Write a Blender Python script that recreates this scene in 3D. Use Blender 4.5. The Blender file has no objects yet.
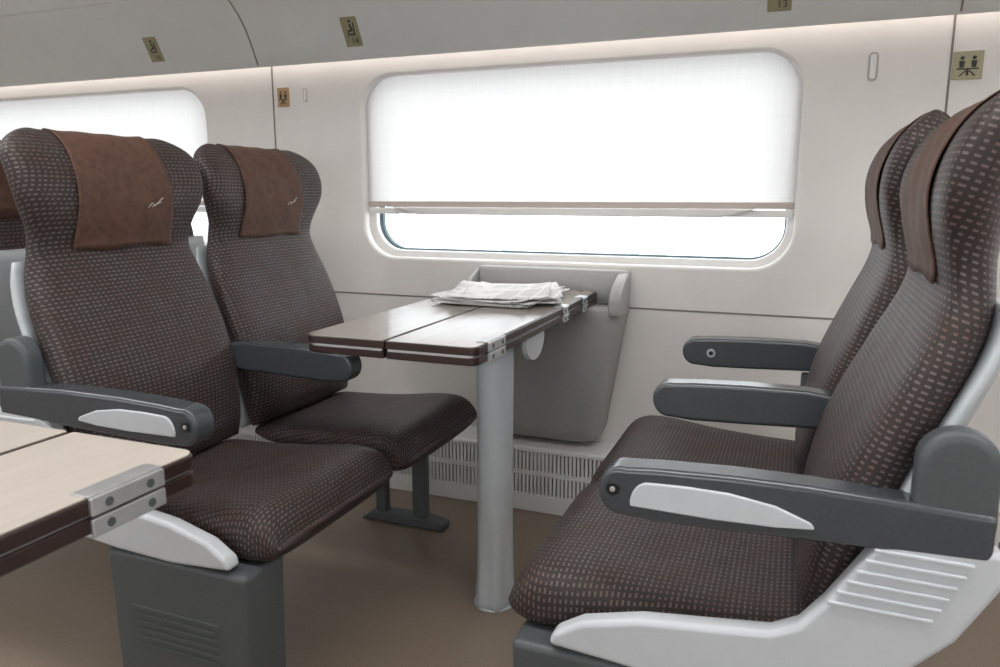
import bpy, bmesh, math, random
from mathutils import Vector, Matrix
random.seed(4)
S = bpy.context.scene
try:
    S.view_settings.view_transform = 'Standard'
except Exception as e:
    print(e)

# ---------------------------------------------------------------- materials
def new_mat(name):
    m = bpy.data.materials.new(name); m.use_nodes = True
    return m, m.node_tree, m.node_tree.nodes['Principled BSDF']

def mat(name, col, rough=0.5, metal=0.0, noise=0.03, nscale=40, bump=0.0, coat=0.0, spec=0.5, sheen=0):
    m, nt, b = new_mat(name)
    tc = nt.nodes.new('ShaderNodeTexCoord')
    n = nt.nodes.new('ShaderNodeTexNoise'); n.inputs['Scale'].default_value = nscale
    n.inputs['Detail'].default_value = 4
    nt.links.new(tc.outputs['Object'], n.inputs['Vector'])
    r = nt.nodes.new('ShaderNodeValToRGB')
    r.color_ramp.elements[0].position = 0.3; r.color_ramp.elements[1].position = 0.7
    r.color_ramp.elements[0].color = (*[max(0, c*(1-noise*2)) for c in col], 1)
    r.color_ramp.elements[1].color = (*[min(1, c*(1+noise*2)) for c in col], 1)
    nt.links.new(n.outputs['Fac'], r.inputs['Fac'])
    nt.links.new(r.outputs['Color'], b.inputs['Base Color'])
    b.inputs['Roughness'].default_value = rough
    b.inputs['Metallic'].default_value = metal
    b.inputs['Specular IOR Level'].default_value = spec
    b.inputs['Coat Weight'].default_value = coat
    b.inputs['Sheen Weight'].default_value = sheen
    if bump:
        bp = nt.nodes.new('ShaderNodeBump'); bp.inputs['Strength'].default_value = bump
        bp.inputs['Distance'].default_value = 0.002
        nt.links.new(n.outputs['Fac'], bp.inputs['Height'])
        nt.links.new(bp.outputs['Normal'], b.inputs['Normal'])
    return m

def math_node(nt, op, a, b=None):
    n = nt.nodes.new('ShaderNodeMath'); n.operation = op
    for i, v in enumerate((a, b)):
        if v is None: continue
        if isinstance(v, (int, float)): n.inputs[i].default_value = v
        else: nt.links.new(v, n.inputs[i])
    return n.outputs[0]

def fabric_mat():
    m, nt, b = new_mat('seat_fabric')
    uv = nt.nodes.new('ShaderNodeUVMap')
    sep = nt.nodes.new('ShaderNodeSeparateXYZ'); nt.links.new(uv.outputs[0], sep.inputs[0])
    rv = math_node(nt, 'DIVIDE', sep.outputs[1], 0.0090)
    row = math_node(nt, 'FLOOR', rv); fv = math_node(nt, 'FRACT', rv)
    ru = math_node(nt, 'DIVIDE', sep.outputs[0], 0.0135)
    col = math_node(nt, 'FLOOR', ru)
    fu = math_node(nt, 'FRACT', ru)
    var = math_node(nt, 'FRACT', math_node(nt, 'MULTIPLY', math_node(nt, 'SINE', math_node(nt, 'ADD', math_node(nt, 'MULTIPLY', col, 12.9898), math_node(nt, 'MULTIPLY', row, 78.233))), 43758.5))
    ln = math_node(nt, 'ADD', math_node(nt, 'MULTIPLY', var, .34), .36)
    mask = math_node(nt, 'MULTIPLY', math_node(nt, 'LESS_THAN', fu, ln), math_node(nt, 'LESS_THAN', fv, 0.36))
    nz = nt.nodes.new('ShaderNodeTexNoise'); nz.inputs['Scale'].default_value = 14
    nt.links.new(uv.outputs[0], nz.inputs['Vector'])
    cr = nt.nodes.new('ShaderNodeValToRGB'); cr.color_ramp.elements[0].position = .38; cr.color_ramp.elements[1].position = .58
    nt.links.new(nz.outputs['Fac'], cr.inputs[0])
    dots = nt.nodes.new('ShaderNodeMixRGB'); dots.inputs[1].default_value = (0.150, 0.090, 0.078, 1); dots.inputs[2].default_value = (0.145, 0.125, 0.126, 1)
    nt.links.new(cr.outputs[0], dots.inputs[0])
    base = nt.nodes.new('ShaderNodeMixRGB'); base.inputs[1].default_value = (0.033, 0.0235, 0.0205, 1); base.inputs[2].default_value = (0.038, 0.030, 0.028, 1)
    nt.links.new(nz.outputs['Fac'], base.inputs[0])
    mix = nt.nodes.new('ShaderNodeMixRGB'); nt.links.new(mask, mix.inputs[0])
    nt.links.new(base.outputs[0], mix.inputs[1]); nt.links.new(dots.outputs[0], mix.inputs[2])
    nt.links.new(mix.outputs[0], b.inputs['Base Color'])
    b.inputs['Roughness'].default_value = 0.53
    b.inputs['Specular IOR Level'].default_value = 0.42
    b.inputs['Specular Tint'].default_value = (1.0, .95, .92, 1)
    n2 = nt.nodes.new('ShaderNodeTexNoise'); n2.inputs['Scale'].default_value = 9; n2.inputs['Detail'].default_value = 2
    nt.links.new(uv.outputs[0], n2.inputs['Vector'])
    b1 = nt.nodes.new('ShaderNodeBump'); b1.inputs['Strength'].default_value = 0.4; b1.inputs['Distance'].default_value = 0.012
    nt.links.new(n2.outputs['Fac'], b1.inputs['Height'])
    n3 = nt.nodes.new('ShaderNodeTexNoise'); n3.inputs['Scale'].default_value = 420; n3.inputs['Detail'].default_value = 2
    nt.links.new(uv.outputs[0], n3.inputs['Vector'])
    b2 = nt.nodes.new('ShaderNodeBump'); b2.inputs['Strength'].default_value = 0.5; b2.inputs['Distance'].default_value = 0.0015
    nt.links.new(n3.outputs['Fac'], b2.inputs['Height']); nt.links.new(b1.outputs[0], b2.inputs['Normal'])
    bp = nt.nodes.new('ShaderNodeBump'); bp.inputs['Strength'].default_value = 0.4; bp.inputs['Distance'].default_value = 0.001
    nt.links.new(mask, bp.inputs['Height']); nt.links.new(b2.outputs[0], bp.inputs['Normal'])
    nt.links.new(bp.outputs[0], b.inputs['Normal'])
    return m

def wood_mat(name, c0, c1, rough):
    m, nt, b = new_mat(name)
    tc = nt.nodes.new('ShaderNodeTexCoord'); mp = nt.nodes.new('ShaderNodeMapping')
    mp.inputs['Scale'].default_value = (60, 3, 3)
    nt.links.new(tc.outputs['Object'], mp.inputs[0])
    n = nt.nodes.new('ShaderNodeTexNoise'); n.inputs['Scale'].default_value = 2.0; n.inputs['Detail'].default_value = 6
    nt.links.new(mp.outputs[0], n.inputs['Vector'])
    r = nt.nodes.new('ShaderNodeValToRGB')
    r.color_ramp.elements[0].color = (*c0, 1); r.color_ramp.elements[1].color = (*c1, 1)
    nt.links.new(n.outputs['Fac'], r.inputs[0]); nt.links.new(r.outputs[0], b.inputs['Base Color'])
    b.inputs['Roughness'].default_value = rough
    return m

def emis_mat(name, col, st):
    m = bpy.data.materials.new(name); m.use_nodes = True
    nt = m.node_tree; nt.nodes.clear()
    e = nt.nodes.new('ShaderNodeEmission'); e.inputs[0].default_value = (*col, 1); e.inputs[1].default_value = st
    o = nt.nodes.new('ShaderNodeOutputMaterial'); nt.links.new(e.outputs[0], o.inputs[0])
    return m

def blind_mat():
    m = bpy.data.materials.new('blind_fabric'); m.use_nodes = True
    nt = m.node_tree; nt.nodes.clear()
    tc = nt.nodes.new('ShaderNodeTexCoord')
    def wave(sc):
        mp = nt.nodes.new('ShaderNodeMapping'); mp.inputs['Scale'].default_value = sc
        nt.links.new(tc.outputs['Object'], mp.inputs[0])
        n = nt.nodes.new('ShaderNodeTexNoise'); n.inputs['Scale'].default_value = 1; n.inputs['Detail'].default_value = 3
        nt.links.new(mp.outputs[0], n.inputs['Vector']); return n.outputs['Fac']
    s = math_node(nt, 'ADD', wave((250, 6, 6)), wave((6, 6, 250)))
    r = nt.nodes.new('ShaderNodeValToRGB')
    r.color_ramp.elements[0].position = 0.35; r.color_ramp.elements[1].position = 0.65
    r.color_ramp.elements[0].color = (0.605, 0.59, 0.58, 1); r.color_ramp.elements[1].color = (0.645, 0.63, 0.62, 1)
    nt.links.new(math_node(nt, 'MULTIPLY', s, 0.5), r.inputs[0])
    t = nt.nodes.new('ShaderNodeBsdfTranslucent'); d = nt.nodes.new('ShaderNodeBsdfDiffuse')
    nt.links.new(r.outputs[0], t.inputs[0]); nt.links.new(r.outputs[0], d.inputs[0])
    mx = nt.nodes.new('ShaderNodeMixShader'); mx.inputs[0].default_value = 0.5
    nt.links.new(t.outputs[0], mx.inputs[1]); nt.links.new(d.outputs[0], mx.inputs[2])
    o = nt.nodes.new('ShaderNodeOutputMaterial'); nt.links.new(mx.outputs[0], o.inputs[0])
    return m

def glass_mat():
    m = bpy.data.materials.new('window_glass'); m.use_nodes = True
    nt = m.node_tree; nt.nodes.clear()
    t = nt.nodes.new('ShaderNodeBsdfTransparent'); t.inputs[0].default_value = (0.93, 0.95, 0.96, 1)
    g = nt.nodes.new('ShaderNodeBsdfGlossy'); g.inputs['Roughness'].default_value = 0.02
    mx = nt.nodes.new('ShaderNodeMixShader'); mx.inputs[0].default_value = 0.06
    nt.links.new(t.outputs[0], mx.inputs[1]); nt.links.new(g.outputs[0], mx.inputs[2])
    o = nt.nodes.new('ShaderNodeOutputMaterial'); nt.links.new(mx.outputs[0], o.inputs[0])
    return m

def paper_mat():
    m, nt, b = new_mat('newsprint')
    tc = nt.nodes.new('ShaderNodeTexCoord')
    sep = nt.nodes.new('ShaderNodeSeparateXYZ'); nt.links.new(tc.outputs['Object'], sep.inputs[0])
    ly = math_node(nt, 'LESS_THAN', math_node(nt, 'FRACT', math_node(nt, 'DIVIDE', sep.outputs[1], 0.007)), 0.45)
    cx = math_node(nt, 'LESS_THAN', math_node(nt, 'FRACT', math_node(nt, 'DIVIDE', sep.outputs[0], 0.055)), 0.86)
    n = nt.nodes.new('ShaderNodeTexNoise'); n.inputs['Scale'].default_value = 14
    nt.links.new(tc.outputs['Object'], n.inputs['Vector'])
    blk = math_node(nt, 'GREATER_THAN', n.outputs['Fac'], 0.5)
    f = math_node(nt, 'MULTIPLY', math_node(nt, 'MULTIPLY', ly, cx), blk)
    mx = nt.nodes.new('ShaderNodeMixRGB'); nt.links.new(f, mx.inputs[0])
    mx.inputs[1].default_value = (0.78, 0.77, 0.75, 1); mx.inputs[2].default_value = (0.36, 0.36, 0.38, 1)
    nt.links.new(mx.outputs[0], b.inputs['Base Color']); b.inputs['Roughness'].default_value = 0.6
    return m

FAB = fabric_mat(); BLIND = blind_mat(); GLASS = glass_mat(); PAPER = paper_mat()
WOOD = wood_mat('table_light_wood', (0.50, 0.445, 0.39), (0.62, 0.565, 0.505), .30)
WOOD2 = wood_mat('table_grey_brown_laminate', (0.25, 0.22, 0.195), (0.33, 0.295, 0.265), .18)
CLOTH = mat('headrest_brown_cloth', (0.092, 0.043, 0.027), 0.7, noise=0.14, nscale=60, bump=0.3, sheen=0.03)
DGREY = mat('armrest_dark_grey', (0.058, 0.067, 0.077), 0.20, noise=0.04, nscale=200, bump=0.04, spec=0.85)
PGREY = mat('pedestal_grey', (0.085, 0.097, 0.100), 0.42, noise=0.04, nscale=200, bump=0.1)
WHITE = mat('seat_white_shell', (0.62, 0.65, 0.68), 0.38, noise=0.01)
LGREY = mat('seat_back_shell', (0.50, 0.54, 0.56), 0.4, noise=0.02)
BLACK = mat('black_plastic', (0.012, 0.012, 0.013), 0.3)
CHROME = mat('brushed_metal', (0.60, 0.61, 0.62), 0.35, metal=0.7)
ALU = mat('table_leg_grey', (0.56, 0.60, 0.63), 0.35, metal=0.05, noise=0.01)
EDGE = mat('table_edge_brown', (0.034, 0.018, 0.016), 0.3, noise=0.05)
WALL = mat('wall_panel_offwhite', (0.740, 0.712, 0.686), 0.42, noise=0.012, nscale=8)
RACK = mat('upper_panel_greige', (0.63, 0.63, 0.608), 0.5, noise=0.012, nscale=8)
CONS = mat('console_grey_beige', (0.37, 0.368, 0.36), 0.45, noise=0.02, nscale=100)
FRAME = mat('window_frame_white', (0.75, 0.735, 0.72), 0.4, noise=0.01)
GASK = mat('gasket_teal', (0.08, 0.13, 0.15), 0.5)
SEAM = mat('panel_seam', (0.20, 0.18, 0.16), 0.7)
GRIL = mat('grille_white', (0.76, 0.76, 0.75), 0.4, noise=0.01)
FLOOR = mat('floor_linoleum', (0.245, 0.190, 0.147), 0.36, noise=0.10, nscale=260, bump=0.03)
CEIL = mat('ceiling_paint', (0.78, 0.77, 0.75), 0.6, noise=0.01)
SIGN = mat('sign_plate', (0.34, 0.31, 0.20), 0.4, metal=0.3)
SIGNB = mat('sign_plate_brown', (0.42, 0.27, 0.14), 0.4, metal=0.2)
GLYPH = mat('sign_glyph', (0.03, 0.028, 0.022), 0.5)
BARM = mat('blind_bar', (0.50, 0.43, 0.39), 0.4, noise=0.01)
LOGO = mat('logo_thread', (0.62, 0.58, 0.54), 0.5)
HOOK = mat('hook_grey', (0.45, 0.42, 0.39), 0.5)

# ---------------------------------------------------------------- helpers
def link(o, parent=None):
    S.collection.objects.link(o)
    if parent: o.parent = parent
    return o

def empty(name, loc=(0, 0, 0), rz=0):
    e = bpy.data.objects.new(name, None); e.location = loc; e.rotation_euler = (0, 0, rz)
    e.empty_display_size = 0.05
    return link(e)

def mesh_obj(name, verts, faces, m, parent=None, smooth=True, uvs=None, bevel=0, seg=3, angle=35):
    me = bpy.data.meshes.new(name); me.from_pydata([tuple(v) for v in verts], [], faces)
    if uvs is not None:
        l = me.uv_layers.new(name='UVMap')
        for p in me.polygons:
            for li, vi in zip(p.loop_indices, p.vertices):
                l.data[li].uv = uvs[vi] if vi < len(uvs) else (0, 0)
    bm = bmesh.new(); bm.from_mesh(me)
    bmesh.ops.recalc_face_normals(bm, faces=bm.faces); bm.to_mesh(me); bm.free()
    me.materials.append(m)
    o = bpy.data.objects.new(name, me); link(o, parent)
    if smooth:
        for p in me.polygons: p.use_smooth = True
    if bevel:
        b = o.modifiers.new('b', 'BEVEL'); b.width = bevel; b.segments = seg; b.limit_method = 'ANGLE'; b.angle_limit = math.radians(angle)
        b.harden_normals = True
    return o

def box(name, c, d, m, parent=None, bevel=0.004, seg=2):
    x, y, z = c; a, b, h = [k/2 for k in d]
    v = [(x+i*a, y+j*b, z+k*h) for i in (-1, 1) for j in (-1, 1) for k in (-1, 1)]
    f = [(0, 1, 3, 2), (4, 6, 7, 5), (0, 4, 5, 1), (2, 3, 7, 6), (0, 2, 6, 4), (1, 5, 7, 3)]
    return mesh_obj(name, v, f, m, parent, smooth=bool(bevel), bevel=bevel, seg=seg)

def prism_y(name, poly, y0, y1, m, parent=None, bevel=0.006, seg=3, angle=35):
    n = len(poly)
    v = [(p[0], y0, p[1]) for p in poly] + [(p[0], y1, p[1]) for p in poly]
    f = [tuple(range(n)), tuple(range(n, 2*n))] + [(i, (i+1) % n, n+(i+1) % n, n+i) for i in range(n)]
    return mesh_obj(name, v, f, m, parent, smooth=bool(bevel), bevel=bevel, seg=seg, angle=angle)

def prism_z(name, poly, z0, z1, m, parent=None, bevel=0.003, seg=2, angle=50):
    n = len(poly)
    v = [(p[0], p[1], z0) for p in poly] + [(p[0], p[1], z1) for p in poly]
    f = [tuple(range(n)), tuple(range(n, 2*n))] + [(i, (i+1) % n, n+(i+1) % n, n+i) for i in range(n)]
    return mesh_obj(name, v, f, m, parent, smooth=bool(bevel), bevel=bevel, seg=seg, angle=angle)

def prism_x(name, poly, x0, x1, m, parent=None, bevel=0.0, close=True, angle=35):
    n = len(poly)
    v = [(x0, p[0], p[1]) for p in poly] + [(x1, p[0], p[1]) for p in poly]
    f = [(i, (i+1) % n, n+(i+1) % n, n+i) for i in range(n if close else n-1)]
    if close: f += [tuple(range(n)), tuple(range(n, 2*n))]
    return mesh_obj(name, v, f, m, parent, smooth=bool(bevel), bevel=bevel, angle=angle)

def rrect(x0, x1, z0, z1, r, n=10):
    if not isinstance(r, (list, tuple)): r = [r]*4
    pts = []
    cs = [(x1-r[0], z0+r[0], -90, r[0]), (x1-r[1], z1-r[1], 0, r[1]), (x0+r[2], z1-r[2], 90, r[2]), (x0+r[3], z0+r[3], 180, r[3])]
    for cx, cz, a, q in cs:
        for i in range(n+1):
            t = math.radians(a+90*i/n); pts.append((cx+q*math.cos(t), cz+q*math.sin(t)))
    return pts

def arc(cx, cz, rx, rz, a0, a1, n=10):
    return [(cx+rx*math.cos(math.radians(a0+(a1-a0)*i/n)), cz+rz*math.sin(math.radians(a0+(a1-a0)*i/n))) for i in range(n+1)]

def filled(name, outer, holes, y, half, bev, m, parent=None):
    """2D outline in X-Z with holes, thickness along Y."""
    cu = bpy.data.curves.new(name, 'CURVE'); cu.dimensions = '2D'; cu.fill_mode = 'BOTH'
    cu.extrude = half-bev; cu.bevel_depth = bev; cu.bevel_resolution = 3
    for pts in [outer]+holes:
        s = cu.splines.new('POLY'); s.points.add(len(pts)-1)
        for p, q in zip(s.points, pts): p.co = (q[0], q[1], 0, 1)
        s.use_cyclic_u = True
    tmp = bpy.data.objects.new('tmp', cu); S.collection.objects.link(tmp)
    dg = bpy.context.evaluated_depsgraph_get()
    me = bpy.data.meshes.new_from_object(tmp.evaluated_get(dg))
    bpy.data.objects.remove(tmp)
    me.transform(Matrix.Translation((0, y, 0)) @ Matrix.Rotation(math.radians(90), 4, 'X'))
    me.name = name; me.materials.clear(); me.materials.append(m)
    o = bpy.data.objects.new(name, me); link(o, parent)
    return o

def interp(tab, s):
    if s <= tab[0][0]: return tab[0][1]
    if s >= tab[-1][0]: return tab[-1][1]
    for i in range(len(tab)-1):
        if tab[i][0] <= s <= tab[i+1][0]:
            x0, y0 = tab[i]; x1, y1 = tab[i+1]
            h = x1-x0; t = (s-x0)/h
            m0 = (y1-tab[i-1][1])/(x1-tab[i-1][0]) if i > 0 else (y1-y0)/h
            m1 = (tab[i+2][1]-y0)/(tab[i+2][0]-x0) if i+2 < len(tab) else (y1-y0)/h
            return ((2*t**3-3*t**2+1)*y0+(t**3-2*t**2+t)*h*m0+(-2*t**3+3*t**2)*y1+(t**3-t**2)*h*m1)

def sp(c, e): return math.copysign(abs(c)**e, c)

def loft(name, rings, m, parent, vcoord, caps=True):
    n = len(rings[0]); verts = []; uvs = []
    for r, vc in zip(rings, vcoord):
        acc = 0
        for i, p in enumerate(r):
            if i: acc += (Vector(p)-Vector(r[i-1])).length
            verts.append(p); uvs.append((acc, vc))
    f = []
    for a in range(len(rings)-1):
        for i in range(n):
            j = (i+1) % n
            f.append((a*n+i, a*n+j, (a+1)*n+j, (a+1)*n+i))
    if caps:
        f.append(tuple(range(n))); f.append(tuple((len(rings)-1)*n+i for i in range(n)))
    return mesh_obj(name, verts, f, m, parent, uvs=uvs)

# ---------------------------------------------------------------- seat
W_T = [(0, .226), (.08, .236), (.3, .246), (.5, .245), (.60, .232), (.67, .217), (.73, .221), (.80, .245), (.88, .254), (.95, .248), (1, .228)]
TH_T = [(0, .050), (.25, .058), (.5, .050), (.67, .042), (.8, .052), (1, .046)]
NC_T = [(0, 0), (.25, .012), (.5, -.002), (.64, .002), (.74, .032), (.86, .050), (1, .038)]
WG_T = [(0, .004), (.2, .020), (.45, .026), (.62, .014), (.70, .012), (.80, .032), (.92, .032), (1, .020)]
def capf(s, a=.90, p=2.2):
    if s <= a: return 1.0
    return max(0.0, 1-((s-a)/(1-a))**p)**(1/p)

class Back:
    def __init__(self, rec, L): self.r = math.radians(rec); self.L = L
    def pt(self, y, n, t):
        return (-.48 - math.sin(self.r)*t + math.cos(self.r)*n, y, .425 + math.cos(self.r)*t + math.sin(self.r)*n)
    def width(self, s):
        return interp(W_T, s)*(1-.30*(1-capf(s)))
    def ring(self, s, N=64, dw=0, scale_th=1, dn=0):
        w = self.width(s)+dw; th = interp(TH_T, s)*max(capf(s), .02)*scale_th
        if s < .05: th *= .6+.4*(s/.05)
        nc = interp(NC_T, s)+dn; wg = interp(WG_T, s); out = []
        for i in range(N):
            a = 2*math.pi*i/N - math.pi/2
            y = w*sp(math.cos(a), 2/2.7); n = th*sp(math.sin(a), 2/2.7)
            out.append(self.pt(y, nc+n+wg*abs(y/w)**2.6, s*self.L))
        return out
    def surf(self, y, s, side, off):
        w = self.width(s); th = interp(TH_T, s)*max(capf(s), .0)
        nc = interp(NC_T, s); wg = interp(WG_T, s); u = min(abs(y)/w, 1)
        n = side*th*(1-u**2.7)**(1/2.7)
        k = capf(s)
        return self.pt(y, nc+n+wg*u**2.6+side*off*k, s*self.L+off*(1-k))

def backrest(par, rec, L):
    B = Back(rec, L)
    ss = [i/52*.90 for i in range(53)] + [.90+.10*math.sin(math.pi/2*i/14) for i in range(1, 15)]
    loft('backrest', [B.ring(s) for s in ss], FAB, par, [s*L for s in ss])
    ss = [i/24*.66 for i in range(25)]
    loft('back_shell', [B.ring(s, dw=.003, scale_th=.42, dn=-.046) for s in ss], LGREY, par, ss)
    rows = [(.660+.240*i/16, 1) for i in range(17)] + [(.90+.10*math.sin(math.pi/2*i/10), 1) for i in range(1, 11)]
    rows += [(.90+.10*math.sin(math.pi/2*i/8), -1) for i in range(7, -1, -1)] + [(.86, -1), (.80, -1), (.76, -1)]
    NU = 26; v = []; f = []
    for ri, (s, sd) in enumerate(rows):
        hw = .136-.012*min(1, max(0, (s-.66)/.26)) if sd == 1 else .120
        for i in range(NU+1):
            u = -1+2*i/NU; y = hw*u
            o = .004+.0010*math.sin(u*9+s*30)+.0010*math.sin(u*4-s*17)
            if ri < 2: o += .002*(2-ri)/2
            s2 = s + (.004*math.sin(u*5) if ri == 0 else 0)
            v.append(B.surf(y, s2, sd, o))
    for r in range(len(rows)-1):
        for i in range(NU):
            a = r*(NU+1)+i; f.append((a, a+1, a+NU+2, a+NU+1))
    o = mesh_obj('headrest_cloth', v, f, CLOTH, par)
    md = o.modifiers.new('s', 'SOLIDIFY'); md.thickness = .002; md.offset = 0
    return B

def logo(par, B, sgn):
    for nm, pts in (('logo_stroke_a', [(0, .765), (.012, .778), (.020, .771), (.044, .792)]), ('logo_stroke_b', [(.012, .767), (.026, .775), (.040, .780)])):
        cu = bpy.data.curves.new(nm, 'CURVE'); cu.dimensions = '3D'; cu.bevel_depth = .0007
        s = cu.splines.new('POLY'); s.points.add(len(pts)-1)
        for p, (y, q) in zip(s.points, pts): p.co = (*B.surf(sgn*(y+.054), q, 1, .0066), 1)
        cu.materials.append(LOGO)
        link(bpy.data.objects.new(nm, cu), par)

def cushion(par):
    top = [(-.50, .428), (-.36, .430), (-.24, .440), (-.12, .457), (-.05, .456), (0, .448)]
    bot = [(-.50, .375), (-.30, .360), (-.12, .340), (0, .335)]
    wd = [(-.50, .205), (-.40, .222), (-.2, .234), (-.06, .242), (0, .240)]
    R = .075; rings = []; xs = [-.50+.425*i/26 for i in range(27)] + [-.075+.075*math.sin(math.pi/2*i/14) for i in range(1, 15)]
    acc = [0]
    for k, x in enumerate(xs):
        c = 1 if x < -R else max(0.02, (1-((x+R)/R)**2.3))**(1/2.3)
        if x < -.46: c = min(c, .6+.4*(x+.5)/.04)
        zt = interp(top, x); zb = interp(bot, x); mid = zb+(zt-zb)*.42
        w = interp(wd, x)*(1-.10*(1-c)); r = []
        N = 64
        for i in range(N):
            a = 2*math.pi*i/N - math.pi/2
            y = w*sp(math.cos(a), 2/4.2); q = math.sin(a)
            u = abs(y/w)
            z = mid + (zt-mid)*c*sp(q, 2/3.4) if q > 0 else mid + (mid-zb)*c*sp(q, 2/3.4)
            if q > 0: z += (.010*u**3*(1-u**8) - .006*(1-u*u))*c
            r.append((x, y, z))
        rings.append(r)
        if k: acc.append(acc[-1]+math.dist(rings[-1][32], rings[-2][32]))
    loft('seat_cushion', rings, FAB, par, acc)

def armrest(par, y, insert=0, x_back=-.60, dx=0.0):
    hw = .027; DZ = .040
    def T(poly): return [(px+(-.022-dx if px > -.44 else 0), pz+DZ) for px, pz in poly]
    poly = arc(-.150, .590, .034, .037, 100, -95, 12) + [(-.20, .550), (-.30, .553), (-.45, .558), (x_back, .564), (x_back, .626), (-.45, .634), (-.30, .634), (-.20, .630)]
    prism_y('armrest', T(poly), y-hw, y+hw, DGREY, par, bevel=.009, seg=4, angle=30)
    if insert:
        yo = y+insert*hw
        def Y(a, b): return sorted((yo+insert*a, yo+insert*b))
        p = [(-.165, .572)] + arc(-.190, .574, .026, .036, 10, 90, 8) + [(-.24, .612), (-.30, .611), (-.36, .602), (-.405, .585), (-.41, .577), (-.36, .572), (-.28, .570)]
        prism_y('armrest_white_insert', T(p), *Y(-.004, .004), WHITE, par, bevel=.0025, seg=2)
        prism_y('armrest_button', T(arc(-.139, .594, .010, .010, 0, 345, 15)), *Y(-.004, .003), BLACK, par, bevel=.001)
        prism_y('button_ring', T(arc(-.139, .594, .004, .004, 0, 345, 15)), *Y(-.004, .0045), CHROME, par, bevel=.001)

def seat(loc, rz, rec, s, kind, lg=False, dx=0.0, sdx=0.0, wall_arm=True, L=.775):
    """s: local y sign of the aisle side."""
    e = empty('train_seat', (loc[0], loc[1], 0), rz)
    B = backrest(e, rec, L); cushion(e)
    if lg: logo(e, B, 1 if rz == 0 else -1)
    box('under_frame', (-.27, 0, .335), (.34, .40, .04), PGREY, e, .008)
    ya = s*.262
    if kind == 'aisle':
        hx = -.585-(rec-14.5)*.010
        armrest(e, ya, s, x_back=hx-.045, dx=dx)
        hp = arc(hx, .722, .047, .045, 0, 180, 14) + [(hx-.047, .61), (hx-.02, .600), (hx+.047, .63)]
        prism_y('armrest_pivot', hp, ya-.024, ya+.022, PGREY, e, bevel=.014, seg=4, angle=30)
        y0, y1 = sorted((s*.252, s*.288))
        poly = [(-.078, .360), (-.085, .382), (-.13, .410), (-.22, .434), (-.32, .446), (-.40, .456), (-.435, .475), (-.465, .515), (-.515, .598), (-.55, .62), (-.66, .62), (-.668, .580), (-.62, .49), (-.56, .425), (-.52, .385), (-.46, .365), (-.36, .355), (-.22, .350)]
        poly = [(px+sdx, pz) for px, pz in poly]
        prism_y('side_shield', poly, y0, y1, WHITE, e, bevel=.010, seg=4, angle=25)
        yo = s*.288
        for k in range(6):
            z = .600-.0165*k
            xa = -.53+.0125*k*.8; xb = -.642+.0125*k*.6
            ys = sorted((yo-s*.003, yo+s*.003))
            prism_y('shield_rib', [(xa, z-.003), (xa, z+.003), (xb, z+.001), (xb, z-.005)], *ys, WHITE, e, bevel=.002)
        y0, y1 = sorted((s*.285, s*.165))
        pp = [(-.027, .352), (-.375, .352), (-.365, .06), (-.35, .02), (-.050, .02), (-.036, .06)]
        prism_y('pedestal', pp, y0, y1, PGREY, e, bevel=.012, seg=4, angle=25)
        for k in range(6):
            z = .16+.016*k
            box('pedestal_groove', (-.205, s*.2855, z), (.22, .004, .0045), PGREY, e, 0)
        box('pedestal_foot', (-.205, s*.225, .011), (.37, .13, .022), PGREY, e, .006)
    else:
        armrest(e, ya, 0, x_back=-.52, dx=dx)
        if wall_arm:
            armrest(e, -ya, 0, x_back=-.52, dx=max(0, dx-.012))
            box('armrest_bracket', (-.47, -ya, .54), (.05, .03, .10), PGREY, e, .006)
            yo = -ya
            prism_y('armrest_button', arc(-.215, .630, .012, .012, 0, 345, 15), *sorted((yo+s*.025, yo+s*.031)), CHROME, e, bevel=.001)
            prism_y('button_core', arc(-.215, .630, .006, .006, 0, 345, 15), *sorted((yo+s*.027, yo+s*.033)), BLACK, e, bevel=.001)
        box('leg_post', (-.19, -s*.20, .18), (.05, .03, .31), PGREY, e, .006)
        prism_y('leg_foot', [(-.10, 0), (-.10, .022), (-.16, .034), (-.36, .034), (-.40, .0)], -s*.20-.028, -s*.20+.028, PGREY, e, bevel=.006)
        box('leg_post_rear', (-.33, -s*.20, .18), (.04, .03, .31), PGREY, e, .006)
    return e

FX_L, FX_R = -.880, -.410
YA, YB = 1.300, 1.822
seat((FX_L, YA), 0, 14.8, -1, 'aisle', True, dx=-.026, sdx=.018)
seat((FX_L, YB), 0, 14.8, -1, 'window', True, dx=-.022, wall_arm=False)
seat((FX_R, YA), math.pi, 17.6, 1, 'aisle', dx=.026, sdx=-.012, L=.785)
seat((FX_R, YB), math.pi, 15.6, 1, 'window', dx=.012, L=.798)
seat((-2.545, YA), math.pi, 14.5, 1, 'aisle')
seat((-2.545, YB), math.pi, 14.5, 1, 'window')

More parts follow.
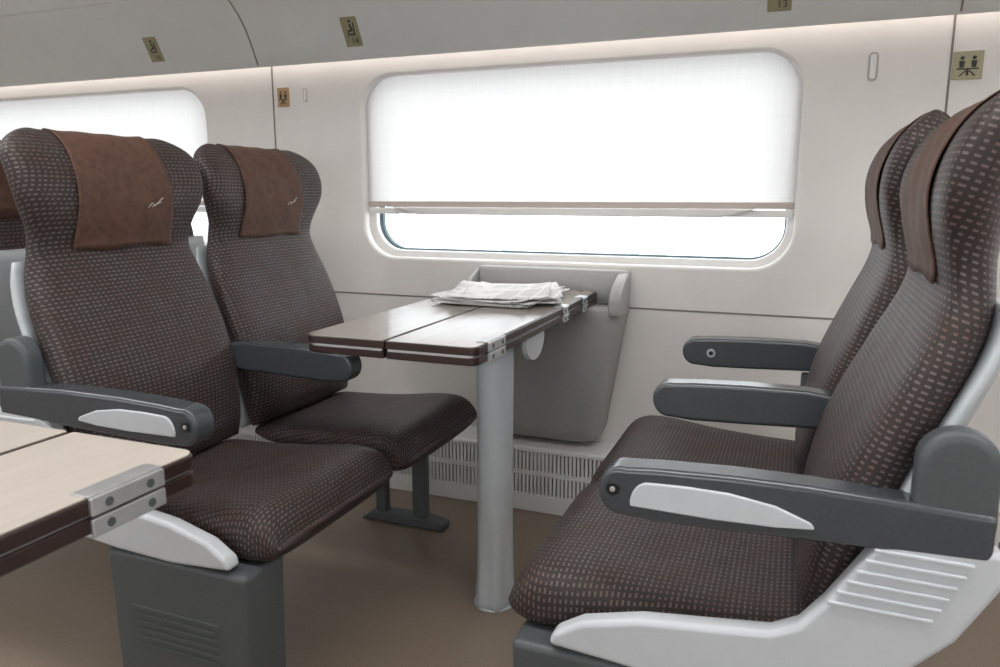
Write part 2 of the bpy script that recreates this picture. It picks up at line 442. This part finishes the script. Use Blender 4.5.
# ---------------------------------------------------------------- table
def table(loc, L, d, lx, wood):
    """origin = aisle-end, right-hand edge; d=+1 runs toward +Y."""
    e = empty('folding_table', loc)
    def P(x0, x1, rnear):
        a, b = (0, L)
        pts = rrect(x0, x1, a, b, [rnear[1], .008, .008, rnear[0]], 8)
        if d < 0: pts = [(x, -y) for x, y in pts]
        return pts
    for nm, x0, x1, rn in (('fixed_leaf', -.210, 0, (.003, .018)), ('hinged_leaf', lx, -.213, (.035, .003))):
        prism_z(nm+'_edge', P(x0, x1, rn), .7315, .749, EDGE, e, bevel=.004)
        prism_z(nm+'_top', P(x0+.004, x1-.004, rn), .7485, .7505, wood, e, bevel=.0008)
        prism_z(nm+'_lower_edge', P(x0+.002, x1-.001, rn), .711, .7290, EDGE, e, bevel=.004)
        prism_z(nm+'_core', P(x0+.005, x1-.005, rn), .7275, .7325, CHROME, e, bevel=0)
    for k, y in enumerate((.105, .62, .82)):
        yy = d*y; w = .095 if k == 0 else .05
        box('hinge_top', (-.012, yy, .7513), (.026, w, .0024), CHROME, e, .001)
        box('hinge_upper', (.0015, yy, .7405), (.006, w, .020), CHROME, e, .002)
        box('hinge_lower', (.0015, yy, .718), (.006, w, .020), CHROME, e, .002)
        for q in (-1, 1):
            for z in (.7405, .718):
                cy = yy+q*w*.28
                pts = [(cy+.005*math.cos(a*math.pi/6), z+.005*math.sin(a*math.pi/6)) for a in range(12)]
                prism_x('hinge_screw', pts, .003, .0055, PGREY, e)
    return e

def table_leg(e, x, y):
    N = 96
    def ring(r, z, flute=0):
        out = []
        for i in range(N):
            a = 2*math.pi*i/N
            q = r*(1+flute*math.cos(a*6))
            out.append((x+q*math.cos(a), y+q*math.sin(a)*1.15, z))
        return out
    zs = [(.046, .712), (.046, .62), (.0445, .45), (.0445, .27), (.0450, .22), (.0458, .15), (.0475, .07), (.051, .02), (.0515, .0)]
    fl = [.008, .008, .008, .008, .03, .06, .07, .07, .07]
    loft('leg_column', [ring(r, z, k) for (r, z), k in zip(zs, fl)], ALU, e, [0]*len(zs))
    loft('leg_base_ring', [[(x+.055*math.cos(2*math.pi*i/48), y+.062*math.sin(2*math.pi*i/48), z) for i in range(48)] for z in (0, .006)], ALU, e, [0, 0])

TX, TY = -.580, 1.345
t1 = table((TX, TY, 0), .975, 1, -.42, WOOD2)
table_leg(t1, -.095, .335)
for y in (.42,):
    prism_x('bracket_white', [(y-.07, .710), (y-.07, .695)] + arc(y, .695, .07, .055, 180, 360, 12) + [(y+.07, .710)], -.03, -.018, WHITE, t1)
box('support_rail', (-.11, .62, .700), (.06, .62, .02), PGREY, t1, .004)
t2 = table((-.645, .66, 0), 1.10, -1, -.43, WOOD)
table_leg(t2, -.085, -.40)

# ---------------------------------------------------------------- newspapers
np_ = empty('newspaper_stack', (-.785, 2.05, .751), math.radians(8))
def sheet(name, w, l, z, rot, ox, oy, curl):
    NX, NY = 12, 16; v = []; f = []
    for j in range(NY+1):
        for i in range(NX+1):
            x = (i/NX-.5)*w; y = (j/NY-.5)*l
            h = curl*max(0, (abs(x)/(w/2))-.35)**2*1.5 + .0015*math.sin(y*20+x*9)
            c, s = math.cos(rot), math.sin(rot)
            v.append((ox+c*x-s*y, oy+s*x+c*y, z+h+.0015))
    for j in range(NY):
        for i in range(NX):
            a = j*(NX+1)+i; f.append((a, a+1, a+NX+2, a+NX+1))
    o = mesh_obj(name, v, f, PAPER, np_)
    m_ = o.modifiers.new('s', 'SOLIDIFY'); m_.thickness = .0025; m_.offset = 1
for k in range(7):
    sheet('sheet_%d' % k, .28, .36, .0015+.0032*k, random.uniform(-.25, .25), random.uniform(-.02, .02), random.uniform(-.025, .025), .012 if k > 3 else .003)

# ---------------------------------------------------------------- wall console
cs = empty('table_console', (-.750, 2.379, 0))
def console_ring(z, hw, dep, p=5):
    out = []
    for i in range(41):
        a = math.pi+math.pi*i/40
        out.append((hw*sp(math.cos(a), 2/p), dep*sp(math.sin(a), 2/p), z))
    return out
prof = [(.240, .130, .035), (.243, .155, .065), (.256, .178, .095), (.30, .198, .115), (.45, .222, .132), (.60, .246, .146), (.675, .258, .152), (.698, .262, .154), (.706, .260, .152)]
loft('console_body', [console_ring(z, w, dpt, 6) for z, w, dpt in prof], CONS, cs, [0]*len(prof))
prof = [(.700, .255, .048), (.76, .258, .046), (.800, .262, .042), (.812, .260, .036), (.816, .245, .026)]
loft('console_back', [console_ring(z, w, dpt, 6) for z, w, dpt in prof], CONS, cs, [0]*len(prof))
for sx in (-1, 1):
    xa, xb = (.226, .263) if sx > 0 else (-.264, -.250)
    prism_x('console_cheek', [(0, .67), (-.146, .68), (-.150, .70), (-.146, .738), (-.132, .758), (-.09, .784), (-.03, .808), (0, .812)], xa, xb, CONS, cs, bevel=.010, angle=25)

# ---------------------------------------------------------------- room shell
X0, X1 = -5.4, 2.25
WIN = [(-3.640, -2.160), (-1.476, .000), (.688, 2.160)]
ZW0, ZW1 = .822, 1.470
def wall(name, y, wins, sgn):
    holes = [rrect(a, b, ZW0, ZW1, .13) for a, b in wins]
    return filled(name, [(X0, .0), (X1, .0), (X1, 1.56), (X0, 1.56)], holes, y, .02, .010, WALL)
wall('wall_window_side', 2.40, WIN, 1)
wall('wall_opposite', -.72, WIN, -1)
zb = 1.030
for i, (a, b) in enumerate(WIN):
    e = empty('window_%d' % (i+1))
    filled('recess_frame', rrect(a-.02, b+.02, ZW0-.02, ZW1+.02, .14), [rrect(a+.026, b-.026, ZW0+.026, ZW1-.006, .110)], 2.440, .012, .006, FRAME, e)
    filled('gasket', rrect(a+.010, b-.010, ZW0+.012, ZW1+.002, .12), [rrect(a+.034, b-.034, ZW0+.034, ZW1-.014, .10)], 2.475, .010, .003, GASK, e)
    box('glass_pane', ((a+b)/2, 2.492, (ZW0+ZW1)/2), (b-a+.02, .004, ZW1-ZW0+.02), GLASS, e, 0)
    bl = empty('roller_blind')
    out = [p for p in rrect(a+.004, b-.004, ZW0, ZW1+.004, .13) if p[1] > zb+.2]
    out = [(b-.004, zb-.01)] + out + [(a+.004, zb-.01)]
    mesh_obj('blind_cloth', [(p[0], 2.415, p[1]) for p in out], [tuple(range(len(out)))], BLIND, bl, smooth=False)
    box('blind_hem_bar', ((a+b)/2, 2.410, zb-.010), (b-a-.026, .010, .020), BARM, bl, .003)
    box('blind_lower_bar', ((a+b)/2, 2.409, zb-.034), (b-a-.026, .012, .022), FRAME, bl, .004)
    gp = [((a+b)/2-.62, zb-.020), ((a+b)/2+.62, zb-.020), ((a+b)/2+.52, zb-.046), ((a+b)/2-.52, zb-.046)]
    prism_y('blind_grip', gp, 2.388, 2.404, FRAME, bl, bevel=.005)
for i, (a, b) in enumerate(WIN):
    e = empty('window_%d' % (i+4))
    filled('recess_frame', rrect(a-.02, b+.02, ZW0-.02, ZW1+.02, .14), [rrect(a+.020, b-.020, ZW0+.020, ZW1-.020, .115)], -.755, .012, .006, FRAME, e)
    box('glass_pane', ((a+b)/2, -.79, (ZW0+ZW1)/2), (b-a+.02, .004, ZW1-ZW0+.02), GLASS, e, 0)

for i, x in enumerate((-1.842, .350, -4.0)):
    box('trim_%d' % (i+1), (x, 2.3795, .80), (.005, .003, 1.44), SEAM, None, 0)
box('trim_4', ((X0+X1)/2, 2.3795, .693), (X1-X0, .003, .005), SEAM, None, 0)

hg = empty('heater_grille')
box('grille_back', ((X0+X1)/2, 2.30, .115), (X1-X0, .06, .17), PGREY, hg, 0)
prism_x('grille_cover', [(2.379, .232), (2.262, .226), (2.252, .220), (2.252, .210), (2.379, .205)], X0, X1, GRIL, hg)
box('grille_midrail', ((X0+X1)/2, 2.262, .135), (X1-X0, .014, .016), GRIL, hg, 0)
box('grille_bottom', ((X0+X1)/2, 2.262, .030), (X1-X0, .02, .06), GRIL, hg, .003)
v = []; f = []
x = -2.4
while x < .7:
    for z0, z1 in ((.058, .130), (.140, .212)):
        n = len(v)
        for a in (x, x+.0088):
            for b in (2.256, 2.266):
                for c in (z0, z1): v.append((a, b, c))
        f += [(n, n+1, n+3, n+2), (n+4, n+6, n+7, n+5), (n, n+4, n+5, n+1), (n+2, n+3, n+7, n+6)]
    x += .0135
mesh_obj('grille_fins', v, f, GRIL, hg, smooth=False)

prof = [(2.378, 1.562), (2.330, 1.562), (2.322, 1.512), (2.312, 1.504), (2.304, 1.510), (2.280, 1.562), (2.250, 1.618), (2.215, 1.662), (2.175, 1.697), (2.128, 1.722),
        (2.125, 1.728), (2.118, 1.724), (2.00, 1.765), (1.80, 1.80), (1.50, 1.825), (1.36, 1.835), (1.33, 1.86), (1.34, 1.90), (2.378, 1.93)]
o = prism_x('luggage_rack', prof, X0+.002, X1-.002, RACK)
md = o.modifiers.new('e', 'EDGE_SPLIT'); md.split_angle = math.radians(32)
for p in o.data.polygons: p.use_smooth = True
for i, x in enumerate((-1.842, .350)):
    pr = [(y-.0012, z-.0006) for y, z in prof[4:15]]
    prism_x('trim_%d' % (i+5), pr+[(y+.001, z+.001) for y, z in pr[::-1]], x-.0025, x+.0025, SEAM)
COVE = emis_mat('cove_tube', (1.0, .91, .86), 6.5)
box('cove_light', ((X0+X1)/2, 2.352, 1.557), (X1-X0-.2, .018, .006), COVE, None, 0)

box('floor', ((X0+X1)/2, .82, -.02), (X1-X0, 3.2, .04), FLOOR, None, 0)
box('ceiling', ((X0+X1)/2, .82, 2.17), (X1-X0, 3.2, .04), CEIL, None, 0)
box('wall_upper_window_side', ((X0+X1)/2, 2.40, 1.86), (X1-X0, .04, .60), WALL, None, 0)
box('wall_upper_opposite', ((X0+X1)/2, -.72, 1.86), (X1-X0, .04, .60), WALL, None, 0)
box('wall_left', (X0-.02, .82, 1.08), (.04, 3.2, 2.2), WALL, None, 0)
box('wall_right', (X1+.02, .82, 1.08), (.04, 3.2, 2.2), WALL, None, 0)
LAMP = emis_mat('ceiling_lamp', (1.0, .985, .97), 9.5)
for i in range(4):
    e = empty('ceiling_light')
    x = -4.4+1.95*i
    box('diffuser', (x, .78, 2.140), (1.6, .34, .012), LAMP, e, 0)
    box('housing', (x, .78, 2.148), (1.66, .40, .010), CEIL, e, 0)

# ---------------------------------------------------------------- signs and hooks
def wall_sign(loc, w, h, tilt, kind, m, num=None):
    e = bpy.data.objects.new('seat_number_sign' if kind == 'seat' else 'pictogram_sign', None)
    e.location = loc; e.rotation_euler = (tilt, 0, 0); e.empty_display_size = .05; link(e)
    box('plate', (0, 0, 0), (w, .003, h), m, e, .001)
    y0, y1 = -.0028, -.0012
    def g(poly): prism_y('glyph', poly, y0, y1, GLYPH, e, bevel=0)
    def cir(cx, cz, r): g([(cx+r*math.cos(a*math.pi/6), cz+r*math.sin(a*math.pi/6)) for a in range(12)])
    if kind == 'seat':
        cir(w*.05, h*.33, w*.07)
        g([(-w*.02, h*.24), (w*.08, h*.24), (w*.14, h*.02), (-w*.18, -h*.02), (-w*.18, h*.03), (w*.02, h*.06)])
        g([(w*.22, h*.28), (w*.28, h*.28), (w*.22, -h*.12), (-w*.10, -h*.12), (-w*.10, -h*.07), (w*.16, -h*.07)])
        g([(-w*.18, h*.03), (-w*.12, h*.03), (-w*.16, -h*.14), (-w*.22, -h*.14)])
        tx = bpy.data.curves.new('number', 'FONT'); tx.body = num; tx.size = h*.28; tx.align_x = 'CENTER'
        to = bpy.data.objects.new('number', tx); link(to, e); to.location = (w*.12, -.0025, -h*.40); to.rotation_euler = (math.pi/2, 0, 0)
        tx.materials.append(GLYPH)
    else:
        for cx in (-w*.2, w*.2):
            cir(cx, h*.26, w*.07)
            g([(cx-w*.10, h*.16), (cx+w*.10, h*.16), (cx+w*.07, -h*.08), (cx-w*.07, -h*.08)])
        g([(-w*.36, -h*.10), (w*.36, -h*.10), (w*.36, -h*.15), (-w*.36, -h*.15)])
        g([(-w*.04, -h*.15), (w*.04, -h*.15), (w*.04, -h*.36), (-w*.04, -h*.36)])
        g([(-w*.30, -h*.38), (-w*.22, -h*.38), (-w*.02, -h*.18), (-w*.08, -h*.18)])
        g([(w*.30, -h*.38), (w*.22, -h*.38), (w*.02, -h*.18), (w*.08, -h*.18)])
tl = -math.radians(28)
wall_sign((-1.425, 2.2655, 1.587), .062, .100, -tl, 'seat', SIGN, '14')
wall_sign((-2.286, 2.2655, 1.587), .062, .092, -tl, 'seat', SIGN, '16')
wall_sign((-.085, 2.2655, 1.587), .062, .100, -tl, 'seat', SIGN, '13')
wall_sign((-1.795, 2.378, 1.406), .052, .068, 0, 'pic', SIGNB)
wall_sign((.390, 2.378, 1.388), .070, .072, 0, 'pic', SIGN)
for x, z, k in ((-1.70, 1.41, .62), (.164, 1.398, 1.0)):
    e = empty('coat_hook', (x, 2.38, z))
    filled('hook_plate', rrect(-.012*k, .012*k, -.038*k, .038*k, .011*k, 6), [rrect(-.0095*k, .0095*k, -.035*k, .035*k, .009*k, 6)], -.001, .002, .0006, HOOK, e)
    box('hook_tab', (0, -.002, 0), (.016*k, .004, .064*k), FRAME, e, .0015)

# ---------------------------------------------------------------- outside
sb = empty('station_platform', (0, 6.0, 0))
OUT = mat('station_concrete', (0.50, 0.51, 0.52), 0.8); OUT2 = mat('station_pillar_paint', (0.42, 0.44, 0.46), 0.8)
box('platform_slab', (-3, 1.5, -.5), (30, 4, .6), OUT, sb, 0)
for k in range(9):
    box('pillar', (-10+1.1*k, 0, .7), (.05, .12, 1.8), OUT2, sb, 0)
box('fascia', (-3, 0, 1.55), (20, .3, .12), OUT, sb, 0)

# ---------------------------------------------------------------- world, camera
w = bpy.data.worlds.new('overcast'); S.world = w; w.use_nodes = True
bg = w.node_tree.nodes['Background']; bg.inputs[0].default_value = (.99, .99, 1.0, 1); bg.inputs[1].default_value = 4.2
cam = bpy.data.cameras.new('camera'); co = bpy.data.objects.new('camera', cam); link(co)
co.location = (0, 0, 1.05); co.rotation_euler = (math.radians(90-10.45), 0, math.radians(21.5))
cam.lens = 26.93; cam.sensor_width = 36; cam.clip_start = .02
cam.dof.use_dof = True; cam.dof.focus_distance = 1.9; cam.dof.aperture_fstop = 9.0
S.camera = co
